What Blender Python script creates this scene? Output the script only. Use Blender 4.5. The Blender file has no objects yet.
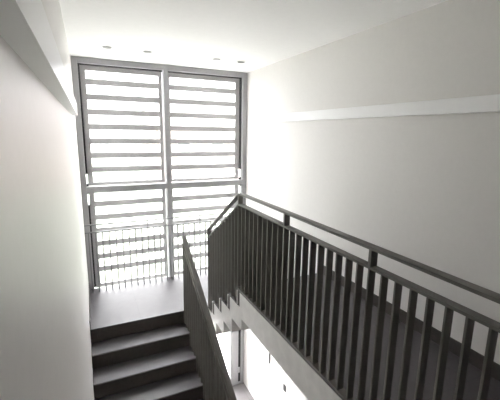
import bpy, bmesh, math
from mathutils import Matrix, Vector

scene = bpy.context.scene
COL = scene.collection

# ------------------------------------------------------------------ levels
EYE = 4.83
def Z(z):                       # height measured from eye level -> height above lower floor
    return EYE + z
UF = Z(-1.66)                   # upper floor
LD = Z(-2.372)                  # half landing
CE = Z(0.985)                   # ceiling
XL, XR = -0.12, 2.483           # side walls
YW = 5.43                       # window, inner face
YB = -4.5                       # wall behind
XS = 1.372                      # inner edge of the upper slab and right flight
XF = 1.078                      # inner edge of the left flight

# ------------------------------------------------------------------ helpers
def box(bm, x0, x1, y0, y1, z0, z1, bev=0.0):
    vs = [bm.verts.new((x, y, z)) for z in (z0, z1) for y in (y0, y1) for x in (x0, x1)]
    fs = [(0, 2, 3, 1), (4, 5, 7, 6), (0, 1, 5, 4), (2, 6, 7, 3), (0, 4, 6, 2), (1, 3, 7, 5)]
    faces = [bm.faces.new([vs[i] for i in f]) for f in fs]
    if bev:
        edges = list({e for f in faces for e in f.edges})
        bmesh.ops.bevel(bm, geom=edges, offset=bev, segments=1, affect='EDGES', clamp_overlap=True)

def prism(bm, poly, x0, x1):
    """polygon in (y, z), extruded along x"""
    a = [bm.verts.new((x0, y, z)) for y, z in poly]
    b = [bm.verts.new((x1, y, z)) for y, z in poly]
    n = len(poly)
    bm.faces.new(a); bm.faces.new(b[::-1])
    for i in range(n):
        j = (i + 1) % n
        bm.faces.new((a[i], b[i], b[j], a[j]))
    bmesh.ops.recalc_face_normals(bm, faces=bm.faces[:])

def lathe(bm, prof, cx, cy, n=28, closed=False):
    rings = []
    for r, z in prof:
        rings.append([bm.verts.new((cx + r * math.cos(2 * math.pi * k / n), cy + r * math.sin(2 * math.pi * k / n), z)) for k in range(n)])
    m = len(rings)
    for i in range(m if closed else m - 1):
        A, B = rings[i], rings[(i + 1) % m]
        for k in range(n):
            bm.faces.new((A[k], A[(k + 1) % n], B[(k + 1) % n], B[k]))
    if not closed:
        bm.faces.new(rings[0]); bm.faces.new(rings[-1][::-1])
    bmesh.ops.recalc_face_normals(bm, faces=bm.faces[:])

def mesh_obj(name, bm, mat, parent=None):
    me = bpy.data.meshes.new(name)
    bm.to_mesh(me); bm.free()
    me.materials.append(mat)
    o = bpy.data.objects.new(name, me)
    COL.objects.link(o)
    if parent is not None:
        o.parent = parent
        o.matrix_parent_inverse = Matrix.Translation(parent.location).inverted()
    return o

def bobj(name, dims, mat, parent=None, bev=0.0):
    bm = bmesh.new(); box(bm, *dims, bev=bev)
    return mesh_obj(name, bm, mat, parent)

def struct(o, label=None):
    o['kind'] = 'structure'
    if label: o['label'] = label
    return o

def thing(name, loc, label, cat, group=None):
    o = bpy.data.objects.new(name, None); COL.objects.link(o)
    o.location = loc; o.empty_display_size = 0.1
    return tag(o, label, cat, group)

def tag(o, label, cat, group=None):
    o['label'] = label; o['category'] = cat
    if group: o['group'] = group
    return o

# ------------------------------------------------------------------ materials
def material(name, color, rough=0.5, metallic=0.0, spec=0.5, noise=None, bump=0.0, nscale=8.0):
    m = bpy.data.materials.new(name); m.use_nodes = True
    nt = m.node_tree; b = nt.nodes['Principled BSDF']
    b.inputs['Base Color'].default_value = (*color, 1)
    b.inputs['Roughness'].default_value = rough
    b.inputs['Metallic'].default_value = metallic
    b.inputs['Specular IOR Level'].default_value = spec
    if noise or bump:
        tc = nt.nodes.new('ShaderNodeTexCoord')
        nz = nt.nodes.new('ShaderNodeTexNoise')
        nz.inputs['Scale'].default_value = nscale; nz.inputs['Detail'].default_value = 6
        nt.links.new(tc.outputs['Object'], nz.inputs['Vector'])
        if noise:
            r = nt.nodes.new('ShaderNodeValToRGB')
            r.color_ramp.elements[0].position = 0.3; r.color_ramp.elements[1].position = 0.7
            r.color_ramp.elements[0].color = (*[c * (1 - noise) for c in color], 1)
            r.color_ramp.elements[1].color = (*[min(1, c * (1 + noise)) for c in color], 1)
            nt.links.new(nz.outputs['Fac'], r.inputs['Fac'])
            nt.links.new(r.outputs['Color'], b.inputs['Base Color'])
        if bump:
            bp = nt.nodes.new('ShaderNodeBump'); bp.inputs['Strength'].default_value = bump
            bp.inputs['Distance'].default_value = 0.01
            nt.links.new(nz.outputs['Fac'], bp.inputs['Height'])
            nt.links.new(bp.outputs['Normal'], b.inputs['Normal'])
    return m

def tile_material(name, color, grout, rough, ox=0.0, oy=0.0, size=0.6):
    m = bpy.data.materials.new(name); m.use_nodes = True
    nt = m.node_tree; b = nt.nodes['Principled BSDF']
    geo = nt.nodes.new('ShaderNodeNewGeometry')
    mp = nt.nodes.new('ShaderNodeMapping'); mp.inputs['Location'].default_value = (ox, oy, 0)
    br = nt.nodes.new('ShaderNodeTexBrick')
    b.inputs['IOR'].default_value = 1.82
    br.offset = 0.0; br.squash = 1.0
    br.inputs['Scale'].default_value = 1.0
    br.inputs['Brick Width'].default_value = size; br.inputs['Row Height'].default_value = size
    br.inputs['Mortar Size'].default_value = 0.0025; br.inputs['Mortar Smooth'].default_value = 0.1
    br.inputs['Color1'].default_value = (*color, 1)
    br.inputs['Color2'].default_value = (*[c * 0.93 for c in color], 1)
    br.inputs['Mortar'].default_value = (*grout, 1)
    nt.links.new(geo.outputs['Position'], mp.inputs['Vector'])
    nt.links.new(mp.outputs['Vector'], br.inputs['Vector'])
    nt.links.new(br.outputs['Color'], b.inputs['Base Color'])
    nz = nt.nodes.new('ShaderNodeTexNoise'); nz.inputs['Scale'].default_value = 14
    nz.inputs['Detail'].default_value = 5
    nt.links.new(geo.outputs['Position'], nz.inputs['Vector'])
    mr = nt.nodes.new('ShaderNodeMapRange')
    mr.inputs['To Min'].default_value = rough - 0.06; mr.inputs['To Max'].default_value = rough + 0.06
    nt.links.new(nz.outputs['Fac'], mr.inputs['Value'])
    nt.links.new(mr.outputs['Result'], b.inputs['Roughness'])
    return m

M = {}
M['wall'] = material('white_plaster', (0.77, 0.754, 0.737), 0.45, noise=0.012, bump=0.02, nscale=30)
M['ceiling'] = material('white_ceiling_paint', (0.94, 0.935, 0.928), 0.75, noise=0.01, nscale=20)
M['ledge'] = material('white_gloss_paint', (0.95, 0.95, 0.96), 0.36, noise=0.008, nscale=12)
M['concrete'] = material('pale_concrete', (0.72, 0.71, 0.69), 0.75, noise=0.07, bump=0.12, nscale=9)
M['steel'] = material('bronze_grey_painted_steel', (0.125, 0.119, 0.108), 0.42, noise=0.05, nscale=18)
M['pale_and_glare'] = material('pale_grey_and_glare_steel', (0.25, 0.25, 0.255), 0.4, noise=0.03, nscale=18)  # landing guard: glare on dark steel put into the colour; own grey elsewhere
M['tile'] = tile_material('dark_stone_tile', (0.046, 0.040, 0.044), (0.026, 0.027, 0.029), 0.5, ox=0.12, oy=-4.241)
M['tile_edge'] = material('dark_stone_riser', (0.06, 0.052, 0.047), 0.55, noise=0.12, nscale=25)
M['floor_tile'] = tile_material('grey_stone_tile', (0.20, 0.185, 0.19), (0.12, 0.11, 0.11), 0.45)
M['frame'] = material('grey_aluminium', (0.42, 0.42, 0.43), 0.4, noise=0.02, nscale=20)
M['seal'] = material('black_rubber_seal', (0.02, 0.02, 0.022), 0.7, noise=0.1, nscale=40)
M['louvre'] = material('grey_louvre_board', (0.46, 0.45, 0.45), 0.6, noise=0.05, nscale=14)
M['chrome'] = material('dull_dark_lens', (0.10, 0.10, 0.10), 0.3, noise=0.05, nscale=30)
M['black'] = material('dark_plastic', (0.03, 0.03, 0.032), 0.4, noise=0.1, nscale=30)
M['lawn'] = material('pale_green_lawn', (0.105, 0.117, 0.092), 0.9, noise=0.25, nscale=3)
M['paving'] = material('pale_paving', (0.48, 0.475, 0.47), 0.85, noise=0.06, nscale=4)
M['back_wall'] = material('light_grey_wall_paint', (0.68, 0.67, 0.66), 0.7, noise=0.04, nscale=6)
M['hedge'] = material('green_hedge_leaves', (0.20, 0.28, 0.13), 0.9, noise=0.3, nscale=6, bump=0.6)
M['render'] = material('pink_render', (0.62, 0.52, 0.48), 0.85, noise=0.05, nscale=2)
M['roof'] = material('grey_roof_tiles', (0.35, 0.30, 0.29), 0.85, noise=0.1, nscale=5)
M['pane_dark'] = material('dark_house_pane', (0.10, 0.11, 0.12), 0.2, noise=0.1, nscale=4)

g = bpy.data.materials.new('clear_glass'); g.use_nodes = True
nt = g.node_tree; nt.nodes.remove(nt.nodes['Principled BSDF'])
tr = nt.nodes.new('ShaderNodeBsdfTransparent'); gl = nt.nodes.new('ShaderNodeBsdfGlossy')
gl.inputs['Roughness'].default_value = 0.02
lw = nt.nodes.new('ShaderNodeLayerWeight'); lw.inputs['Blend'].default_value = 0.5
pw = nt.nodes.new('ShaderNodeMath'); pw.operation = 'POWER'; pw.inputs[1].default_value = 5.0
fr = nt.nodes.new('ShaderNodeMapRange'); fr.inputs['To Min'].default_value = 0.035; fr.inputs['To Max'].default_value = 1.0
nt.links.new(lw.outputs['Facing'], pw.inputs[0]); nt.links.new(pw.outputs[0], fr.inputs['Value'])
mx = nt.nodes.new('ShaderNodeMixShader')
tr.inputs['Color'].default_value = (0.97, 0.97, 0.97, 1)
nt.links.new(fr.outputs['Result'], mx.inputs['Fac']); nt.links.new(tr.outputs['BSDF'], mx.inputs[1])
nt.links.new(gl.outputs['BSDF'], mx.inputs[2]); nt.links.new(mx.outputs['Shader'], nt.nodes['Material Output'].inputs['Surface'])
M['glass'] = g

# ------------------------------------------------------------------ room shell
struct(bobj('floor', (XL, XR, YB, YW + 0.12, -0.2, 0.0), M['floor_tile']), 'grey tiled floor of the storey below')
struct(bobj('wall_left', (XL - 0.2, XL, YB - 0.2, YW + 0.12, -0.2, CE + 0.2), M['wall']), 'white wall running along the descending steps')
struct(bobj('wall_right', (XR, XR + 0.2, YB - 0.2, YW + 0.12, -0.2, CE + 0.2), M['wall']), 'white wall beside the upper walkway')
struct(bobj('wall_back', (XL, XR, YB - 0.2, YB, -0.2, CE + 0.2), M['back_wall']))
struct(bobj('ceiling', (XL, XR, YB, YW + 0.12, CE, CE + 0.2), M['ceiling']), 'white ceiling over the stairwell')

# upper walkway: concrete slab (L-shaped in plan) with tile finish
bm = bmesh.new()
SB = Z(-1.955)
box(bm, XS, XR, YB, 3.073, SB, UF - 0.015)
box(bm, XL, XS, YB, 0.15, SB, UF - 0.015)
slab = struct(mesh_obj('floor_upper', bm, M['concrete']), 'pale concrete slab edge of the upper walkway')
bm = bmesh.new()
box(bm, XS + 0.004, XR, YB, 3.208, UF - 0.015, UF)
box(bm, XL, XS + 0.004, YB, 0.146, UF - 0.015, UF)
o = mesh_obj('floor_finish', bm, M['tile'], slab); o['label'] = 'dark stone tiled walking surface'

# half landing
bm = bmesh.new()
YE = YW - 0.002
box(bm, XL, XR, 4.262, YE, LD - 0.25, LD - 0.015)
box(bm, XS, XR, 4.064, 4.262, LD - 0.25, LD - 0.015)
land = struct(mesh_obj('floor_landing', bm, M['concrete']), 'half landing in front of the tall window')
bm = bmesh.new()
box(bm, XL, XR, 4.241, YE, LD - 0.015, LD)
box(bm, XS, XR, 4.06, 4.241, LD - 0.015, LD)
o = mesh_obj('floor_finish', bm, M['tile'], land); o['label'] = 'dark stone tiles shining in the window light'

# baseboards
SK = 0.115
struct(bobj('baseboard_right', (XR - 0.012, XR, YB, 3.2, UF, UF + SK), M['tile_edge'], bev=0.002))
struct(bobj('baseboard_left', (XL, XL + 0.010, 4.25, YE, LD, LD + SK), M['tile_edge'], bev=0.002))
struct(bobj('baseboard_landing', (XR - 0.012, XR, 4.07, YE, LD, LD + SK), M['tile_edge'], bev=0.002))
struct(bobj('baseboard_back', (XL, XR, YB, YB + 0.012, UF, UF + SK), M['tile_edge'], bev=0.002))

# ------------------------------------------------------------------ right flight: folded concrete stair
R4 = (UF - LD) / 4
GO = 0.278
ny = [3.21 + GO * k for k in range(4)]              # nosings; k = 0 is the walkway edge
nz_ = [UF - R4 * k for k in range(5)]
t1 = thing('staircase', (1.93, 3.6, LD), 'short flight of four pale concrete steps with sawtooth underside, landing up to the walkway', 'staircase')
poly = [(3.073, UF - 0.015)]
for k in range(4):
    poly.append((ny[k] - 0.080, nz_[k] - 0.015))
    poly.append((ny[k] - 0.080, nz_[k + 1] - 0.015))
poly[-1] = (ny[3] - 0.028, LD - 0.25)
poly[-2] = (ny[3] - 0.080, nz_[3] - 0.015)
und = [(3.885, Z(-2.612)), (3.885, Z(-2.44)), (3.62, Z(-2.44)), (3.62, Z(-2.264)), (3.35, Z(-2.264)), (3.35, Z(-2.09)), (3.073, Z(-2.09))]
poly[-1] = (ny[3] - 0.080, LD - 0.015)
poly.insert(len(poly), (4.068, LD - 0.015)); poly.append((4.068, Z(-2.612)))
poly = poly + und
bm = bmesh.new(); prism(bm, poly, XS, XR - 0.003)
mesh_obj('stair_body', bm, M['concrete'], t1)
for k in range(4):
    # riser below nosing k
    bobj('riser', (XS, XR - 0.003, ny[k] - 0.080, ny[k] - 0.022, nz_[k + 1], nz_[k] - 0.016), M['tile_edge'], t1)
    bobj('riser_plate', (XS, XR - 0.003, ny[k] - 0.022, ny[k] - 0.003, nz_[k + 1], nz_[k] - 0.016), M['concrete'], t1)
    if k:
        bobj('tread', (XS + 0.003, XR - 0.003, ny[k - 1] - 0.027, ny[k], nz_[k] - 0.015, nz_[k]), M['tile'], t1, bev=0.005)

# ------------------------------------------------------------------ left flight down to the floor below
NR = 14
RL = LD / NR
t2 = thing('staircase', (0.43, 2.2, 0.0), 'long flight of dark stone steps along the white wall, climbing to the landing', 'staircase')
def yl(k): return 4.241 - GO * k
poly = []
for k in range(NR):
    top = LD - RL * k
    poly.append((yl(k) + 0.021, top - 0.015 if k else top - 0.016))
    poly.append((yl(k) + 0.021, top - RL - 0.015 if k < NR - 1 else 0.0))
poly.append((yl(NR - 1) + 0.35, 0.0))
poly.append((yl(0) + 0.021, LD - 0.26))
bm = bmesh.new(); prism(bm, poly, XL + 0.003, XF)
mesh_obj('stair_body', bm, M['concrete'], t2)
for k in range(NR):
    top = LD - RL * k
    lo = top - RL if k < NR - 1 else 0.0
    bobj('riser', (XL + 0.003, XF, yl(k) + 0.003, yl(k) + 0.021, lo, top - 0.016), M['tile_edge'], t2)
    if k:
        bobj('tread', (XL + 0.003, XF + 0.004, yl(k), yl(k - 1) + 0.020, top - 0.015, top), M['tile'], t2, bev=0.006)

# ------------------------------------------------------------------ guards
SP = 0.0926
BX0, BX1 = XS + 0.003, XS + 0.052
def slope_poly(pts, t):
    """closed (y,z) band of vertical thickness t below the polyline"""
    return pts + [(y, z - t) for y, z in reversed(pts)]

RAIL = UF + 1.057
SUB = UF + 0.943
SLP = R4 / GO
yc, ye = 3.20, 4.235
dz = SLP * (ye - yc)
g1 = thing('stair_railing', (1.39, 2.2, UF), 'dark bronze-grey balustrade along the upper walkway, bending down at the concrete steps', 'railing')
y0 = -0.95 + 0.0
ystart = yc - 3 * 10 * SP - 0.02
bm = bmesh.new(); prism(bm, slope_poly([(ystart, RAIL), (yc, RAIL), (ye + 0.007, RAIL - dz)], 0.017), BX0 - 0.002, BX1 + 0.002)
mesh_obj('handrail', bm, M['steel'], g1)
bm = bmesh.new(); prism(bm, slope_poly([(ystart, SUB), (yc, SUB), (ye + 0.007, SUB - dz)], 0.015), BX0 - 0.001, BX1 + 0.001)
mesh_obj('lower_rail', bm, M['steel'], g1)
bobj('base_plate', (BX0 - 0.005, BX1 + 0.006, ystart, 3.205, UF, UF + 0.018), M['steel'], g1, bev=0.002)
def sub_z(y): return SUB - 0.015 - max(0, y - yc) * SLP
def tread_z(y):
    for k in range(4):
        if y < ny[k]: return nz_[k]
    return LD
n = 42
for i in range(n):
    y = yc + 11 * SP - SP * i
    if y < ystart: break
    zb = tread_z(y - 0.012) + 0.0006
    if y < 3.2: zb += 0.018
    bm = bmesh.new(); box(bm, BX0, BX1, y - 0.0062, y + 0.0062, zb, sub_z(y) + (0.0 if y <= yc else 0.004), bev=0.0012)
    mesh_obj('baluster', bm, M['steel'], g1)
for j in range(4):
    y = yc - 10 * SP * j
    bobj('post', (BX0, BX1, y - 0.010, y + 0.010, SUB, RAIL - 0.017), M['steel'], g1)
bobj('post', (BX0, BX1, ye - 0.006, ye + 0.006, SUB - dz, RAIL - dz - 0.012), M['steel'], g1)

# left flight guard (slopes down towards the viewer)
SL2 = RL / GO
LX0, LX1 = 1.027, 1.075
ly = 4.20
LR = LD + 1.06
g2 = thing('stair_railing', (1.051, 2.6, LD - 1.0), 'dark sloping balustrade on the open side of the long stone flight', 'railing')
yend = 0.75
bm = bmesh.new(); prism(bm, slope_poly([(yend, LR - SL2 * (ly - yend)), (ly + 0.007, LR)], 0.017), LX0 - 0.004, LX1 + 0.004)
mesh_obj('handrail', bm, M['steel'], g2)
bm = bmesh.new(); prism(bm, slope_poly([(yend, LR - 0.113 - SL2 * (ly - yend)), (ly + 0.007, LR - 0.113)], 0.015), LX0 - 0.001, LX1 + 0.001)
mesh_obj('lower_rail', bm, M['steel'], g2)
i = 0
while True:
    y = ly - SP * i
    if y < yend: break
    k = 0
    while k < NR - 1 and y + 0.008 < yl(k): k += 1
    zb = LD - RL * k + 0.0006
    zt = LR - 0.113 - 0.013 - SL2 * (ly - y)
    bobj('baluster', (LX0, LX1, y - 0.0062, y + 0.0062, zb, zt), M['steel'], g2, bev=0.0012)
    if i % 10 == 0:
        bobj('post', (LX0, LX1, y - 0.008, y + 0.008, LR - 0.113 - SL2 * (ly - y) - 0.003, LR - 0.014 - SL2 * (ly - y)), M['steel'], g2)
    i += 1

# low guard in front of the window on the landing
gy0, gy1 = 5.295, 5.325
g3 = thing('stair_railing', (1.18, 5.31, LD), 'slim balustrade across the landing in front of the window, its glare painted in as pale grey', 'railing')
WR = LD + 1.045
bobj('handrail', (XL + 0.002, XR - 0.014, gy0 - 0.004, gy1 + 0.004, WR - 0.015, WR), M['pale_and_glare'], g3, bev=0.002)
bobj('lower_rail', (XL + 0.002, XR - 0.014, gy0, gy1, WR - 0.125, WR - 0.111), M['pale_and_glare'], g3, bev=0.002)
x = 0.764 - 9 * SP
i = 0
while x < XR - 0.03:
    bobj('baluster', (x - 0.008, x + 0.008, gy0, gy1, LD, WR - 0.125), M['pale_and_glare'], g3, bev=0.001)
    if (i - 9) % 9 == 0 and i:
        bobj('post', (x - 0.006, x + 0.006, gy0, gy1, WR - 0.111, WR - 0.015), M['pale_and_glare'], g3)
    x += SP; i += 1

# ------------------------------------------------------------------ window
F0, F1 = YW, YW + 0.10
ZT = Z(-0.835)              # transom centre
MX = 1.135                  # mullion centre
win = bpy.data.objects.new('window_1', None); COL.objects.link(win); win.location = (1.18, YW, 0)
struct(win, 'tall grey-framed window filling the end of the stairwell')
win['category'] = 'window'
FW = 0.075
bm = bmesh.new()
box(bm, XL, XL + FW, F0, F1, 0.0, CE, bev=0.004)
box(bm, XR - FW, XR, F0, F1, 0.0, CE, bev=0.004)
box(bm, XL + FW, XR - FW, F0, F1, CE - 0.075, CE, bev=0.004)
box(bm, XL + FW, XR - FW, F0, F1, 0.0, 0.06, bev=0.004)
mesh_obj('window_frame', bm, M['frame'], win)
bobj('mullion', (MX - 0.035, MX + 0.035, F0 - 0.02, F1, 0.06, CE - 0.075), M['frame'], win, bev=0.004)
for (a, b) in ((XL + FW, MX - 0.035), (MX + 0.035, XR - FW)):
    bobj('transom', (a, b, F0 - 0.02, F1, ZT - 0.042, ZT + 0.042), M['frame'], win, bev=0.004)
    bobj('transom', (a, b, F0 - 0.0, F1, LD - 0.25, LD - 0.03), M['frame'], win, bev=0.004)
    for z0, z1 in ((0.06, LD - 0.25), (LD - 0.03, ZT - 0.042), (ZT + 0.042, CE - 0.075)):
        bobj('glass_pane', (a, b, F0 + 0.055, F0 + 0.063, z0, z1), M['glass'], win)
# glazed door leaf of the storey below
dr = bpy.data.objects.new('door_1', None); COL.objects.link(dr); dr.location = (1.77, YW, 0)
struct(dr, 'grey framed glazed door of the lower storey')
bm = bmesh.new()
dA, dB, dT = MX + 0.037, XR - FW - 0.055, LD - 0.27
for q in ((dA, dA + 0.14, 0.07, dT), (dB - 0.16, dB, 0.07, dT), (dA + 0.14, dB - 0.16, 0.07, 0.19), (dA + 0.14, dB - 0.16, dT - 0.1, dT)):
    box(bm, q[0], q[1], F0 - 0.03, F0 + 0.04, q[2], q[3], bev=0.004)
mesh_obj('door_frame', bm, M['frame'], dr)
bobj('door_seal', (dB, XR - FW, F0 - 0.005, F0 + 0.03, 0.06, dT), M['seal'], dr)
bobj('hinge', (dB - 0.015, dB + 0.03, F0 - 0.045, F0 - 0.028, 0.28, 0.40), M['frame'], dr, bev=0.004)
# dark seals down the outer jambs, stopping short of the transom
ga = 0.022
for xa in (XL + FW, XR - FW - ga):
    bobj('seal', (xa, xa + ga, F0 + 0.066, F1 + 0.03, ZT + 0.22, CE - 0.075), M['seal'], win)
    bobj('seal', (xa, xa + ga, F0 + 0.066, F1 + 0.03, ZT + 0.042, ZT + 0.075), M['seal'], win)
    bobj('seal', (xa, xa + ga, F0 + 0.066, F1 + 0.03, LD, ZT - 0.24), M['seal'], win)
    bobj('seal', (xa, xa + ga, F0 + 0.066, F1 + 0.03, ZT - 0.075, ZT - 0.042), M['seal'], win)
for a, b in ((XL + FW, MX - 0.035), (MX + 0.035, XR - FW)):
    bobj('seal', (a, b, F0 + 0.066, F1 + 0.03, CE - 0.090, CE - 0.075), M['seal'], win)

# ------------------------------------------------------------------ louvre panels outside the glass
P0, P1 = F1 + 0.004, F1 + 0.034
pitch = 0.2065
def louvre_panel(xa, xb, z0, z1, head, foot, slats, label, sa, sb):
    t = thing('louvre_panel', ((xa + xb) / 2, P0, z0), label, 'louvre panel', 'louvre panels behind the window')
    bm = bmesh.new()
    box(bm, xa, xa + sa, P0, P1, z0, z1, bev=0.002)
    box(bm, xb - sb, xb, P0, P1, z0, z1, bev=0.002)
    if head: box(bm, xa + sa, xb - sb, P0, P1, z1 - head, z1, bev=0.002)
    if foot: box(bm, xa + sa, xb - sb, P0, P1, z0, z0 + foot, bev=0.002)
    mesh_obj('panel_frame', bm, M['louvre'], t)
    bm = bmesh.new()
    for s in slats:
        box(bm, xa + sa, xb - sb, P0 + 0.004, P1 - 0.004, s - 0.041, s + 0.041, bev=0.003)
    mesh_obj('louvre_slats', bm, M['louvre'], t)
up = [Z(0.683 - pitch * k) for k in range(7)]
lo = [Z(-1.075 - pitch * k) for k in range(7)]
und_ = [LD - 0.36 - pitch * k for k in range(10)]
LA, LB = XL + FW + ga, MX - 0.036
RA, RB = MX + 0.036, XR - FW - ga
TZ = ZT + 0.043
for (a, b, sa, sb, side) in ((LA, LB, 0.07, 0.055, 'left'), (RA, RB, 0.045, 0.075, 'right')):
    louvre_panel(a, b, TZ, CE - 0.08, 0.075, 0.05, up, 'grey louvre panel of seven boards, upper %s of the window above the transom' % side, sa, sb)
    louvre_panel(a, b, LD - 0.03, ZT - 0.043, 0.03, 0.06, lo[:6], 'grey louvre panel behind the landing balustrade, lower %s of the window' % side, sa, sb)

# ------------------------------------------------------------------ wall ledges
ZA, ZB = Z(0.157), Z(0.273)
bm = bmesh.new(); box(bm, XL, -0.068, YB, 4.12, ZA, ZB)
tag(mesh_obj('wall_ledge', bm, M['ledge']), 'long white box ledge on the wall above the long stone flight', 'wall ledge', 'white ledges on the side walls')
bm = bmesh.new(); box(bm, XR - 0.052, XR, YB, 4.27, ZA + 0.008, ZB, bev=0.002)
tag(mesh_obj('wall_ledge', bm, M['ledge']), 'long white box ledge on the wall beside the upper walkway', 'wall ledge', 'white ledges on the side walls')

# ------------------------------------------------------------------ recessed ceiling lights
dl = [(0.294, 'closest to the wall with the long stone flight'), (0.76, 'second from the wall with the long stone flight'),
      (1.67, 'second from the walkway wall, with a pale lens'), (2.03, 'closest to the walkway wall')]
for i, (x, lb) in enumerate(dl):
    t = thing('ceiling_light', (x, 4.66, CE), 'small recessed ceiling light by the window, ' + lb, 'ceiling light', 'recessed ceiling lights by the window')
    bm = bmesh.new(); lathe(bm, [(0.052, CE), (0.052, CE - 0.006), (0.058, CE - 0.008), (0.078, CE - 0.003), (0.080, CE)], x, 4.66, closed=True)
    mesh_obj('trim_ring', bm, M['ceiling'], t)
    bm = bmesh.new(); lathe(bm, [(0.0515, CE), (0.0515, CE - 0.009), (0.046, CE - 0.013), (0.03, CE - 0.011), (0.012, CE - 0.010)], x, 4.66)
    mesh_obj('lens', bm, M['pale_and_glare'] if i == 2 else M['chrome'], t)

# ------------------------------------------------------------------ lower wall fittings
t = thing('wall_switch', (XR, 3.91, 1.02), 'small dark switch plate on the white wall of the lower storey', 'switch')
bobj('plate', (XR - 0.012, XR, 3.875, 3.945, 0.975, 1.075), M['black'], t, bev=0.003)
bobj('rocker', (XR - 0.017, XR - 0.010, 3.890, 3.930, 0.995, 1.055), M['black'], t, bev=0.002)
struct(bobj('trim_1', (XR - 0.022, XR, 4.390, 4.415, 1.12, SB), M['pale_and_glare'], bev=0.002), 'thin upright strip on the lower white wall')

# ------------------------------------------------------------------ outside
struct(bobj('ground', (-40, 40, YW + 0.35, 10.2, -0.4, -0.15), M['paving']), 'pale paved terrace outside the window')
struct(bobj('ground_lawn', (-40, 40, 10.2, 70, -0.4, -0.15), M['lawn']), 'pale green lawn beyond the window')
t = thing('house', (13.0, 38, -0.15), 'faint pale house seen through the upper right louvres', 'house')
bobj('house_wall', (6, 20, 34, 42, -0.15, 5.2), M['render'], t, bev=0.02)
bm = bmesh.new(); prism(bm, [(33.5, 5.2), (42.5, 5.2), (38, 7.6)], 5.6, 20.4); mesh_obj('roof', bm, M['roof'], t)
for xx in (8, 11.5, 15):
    wf = bobj('house_window', (xx, xx + 1.4, 33.9, 34.02, 2.9, 4.3), M['ledge'], t, bev=0.01)
    bobj('window_pane', (xx + 0.12, xx + 1.28, 33.86, 33.92, 3.02, 4.18), M['pane_dark'], wf)

# ------------------------------------------------------------------ light
w = bpy.data.worlds.new('overcast_sky'); scene.world = w; w.use_nodes = True
bg = w.node_tree.nodes['Background']
bg.inputs['Color'].default_value = (0.98, 0.985, 1.0, 1)
wt = w.node_tree
tc = wt.nodes.new('ShaderNodeTexCoord'); sx = wt.nodes.new('ShaderNodeSeparateXYZ'); mr = wt.nodes.new('ShaderNodeMapRange')
wt.links.new(tc.outputs['Generated'], sx.inputs['Vector']); wt.links.new(sx.outputs['Z'], mr.inputs['Value'])
mr.inputs['From Min'].default_value = 0.05; mr.inputs['From Max'].default_value = 0.75     # overcast: brighter overhead than at the horizon
mr.inputs['To Min'].default_value = 1.3; mr.inputs['To Max'].default_value = 5.5
wt.links.new(mr.outputs['Result'], bg.inputs['Strength'])

sun = bpy.data.lights.new('sun', 'SUN'); so = bpy.data.objects.new('sun', sun); COL.objects.link(so)
sun.energy = 11.0; sun.angle = math.radians(8); sun.color = (1.0, 0.985, 0.96)
so.rotation_euler = Vector((-0.75, 0.22, -0.9)).to_track_quat('-Z', 'Y').to_euler()

# ------------------------------------------------------------------ camera
cam = bpy.data.cameras.new('camera'); co = bpy.data.objects.new('camera', cam); COL.objects.link(co)
right = Vector((0.90534185, -0.42442916, 0.0146976))
down = Vector((-0.06777953, -0.17857081, -0.98158973))
fwd = Vector((0.41923987, 0.88767807, -0.19043523))
m = Matrix((right, -down, -fwd)).transposed().to_4x4()
m.translation = Vector((0, 0, EYE))
co.matrix_world = m
cam.sensor_fit = 'HORIZONTAL'; cam.sensor_width = 36.0
cam.lens = 343.0 / 500.0 * 36.0
cam.clip_start = 0.02; cam.clip_end = 300
scene.camera = co

vs = scene.view_settings
vs.view_transform = 'Standard'; vs.look = 'None'; vs.gamma = 1.0; vs.use_curve_mapping = False
vs.exposure = 2.3
scene.cycles.max_bounces = 16
scene.cycles.diffuse_bounces = 10
scene.cycles.transparent_max_bounces = 24
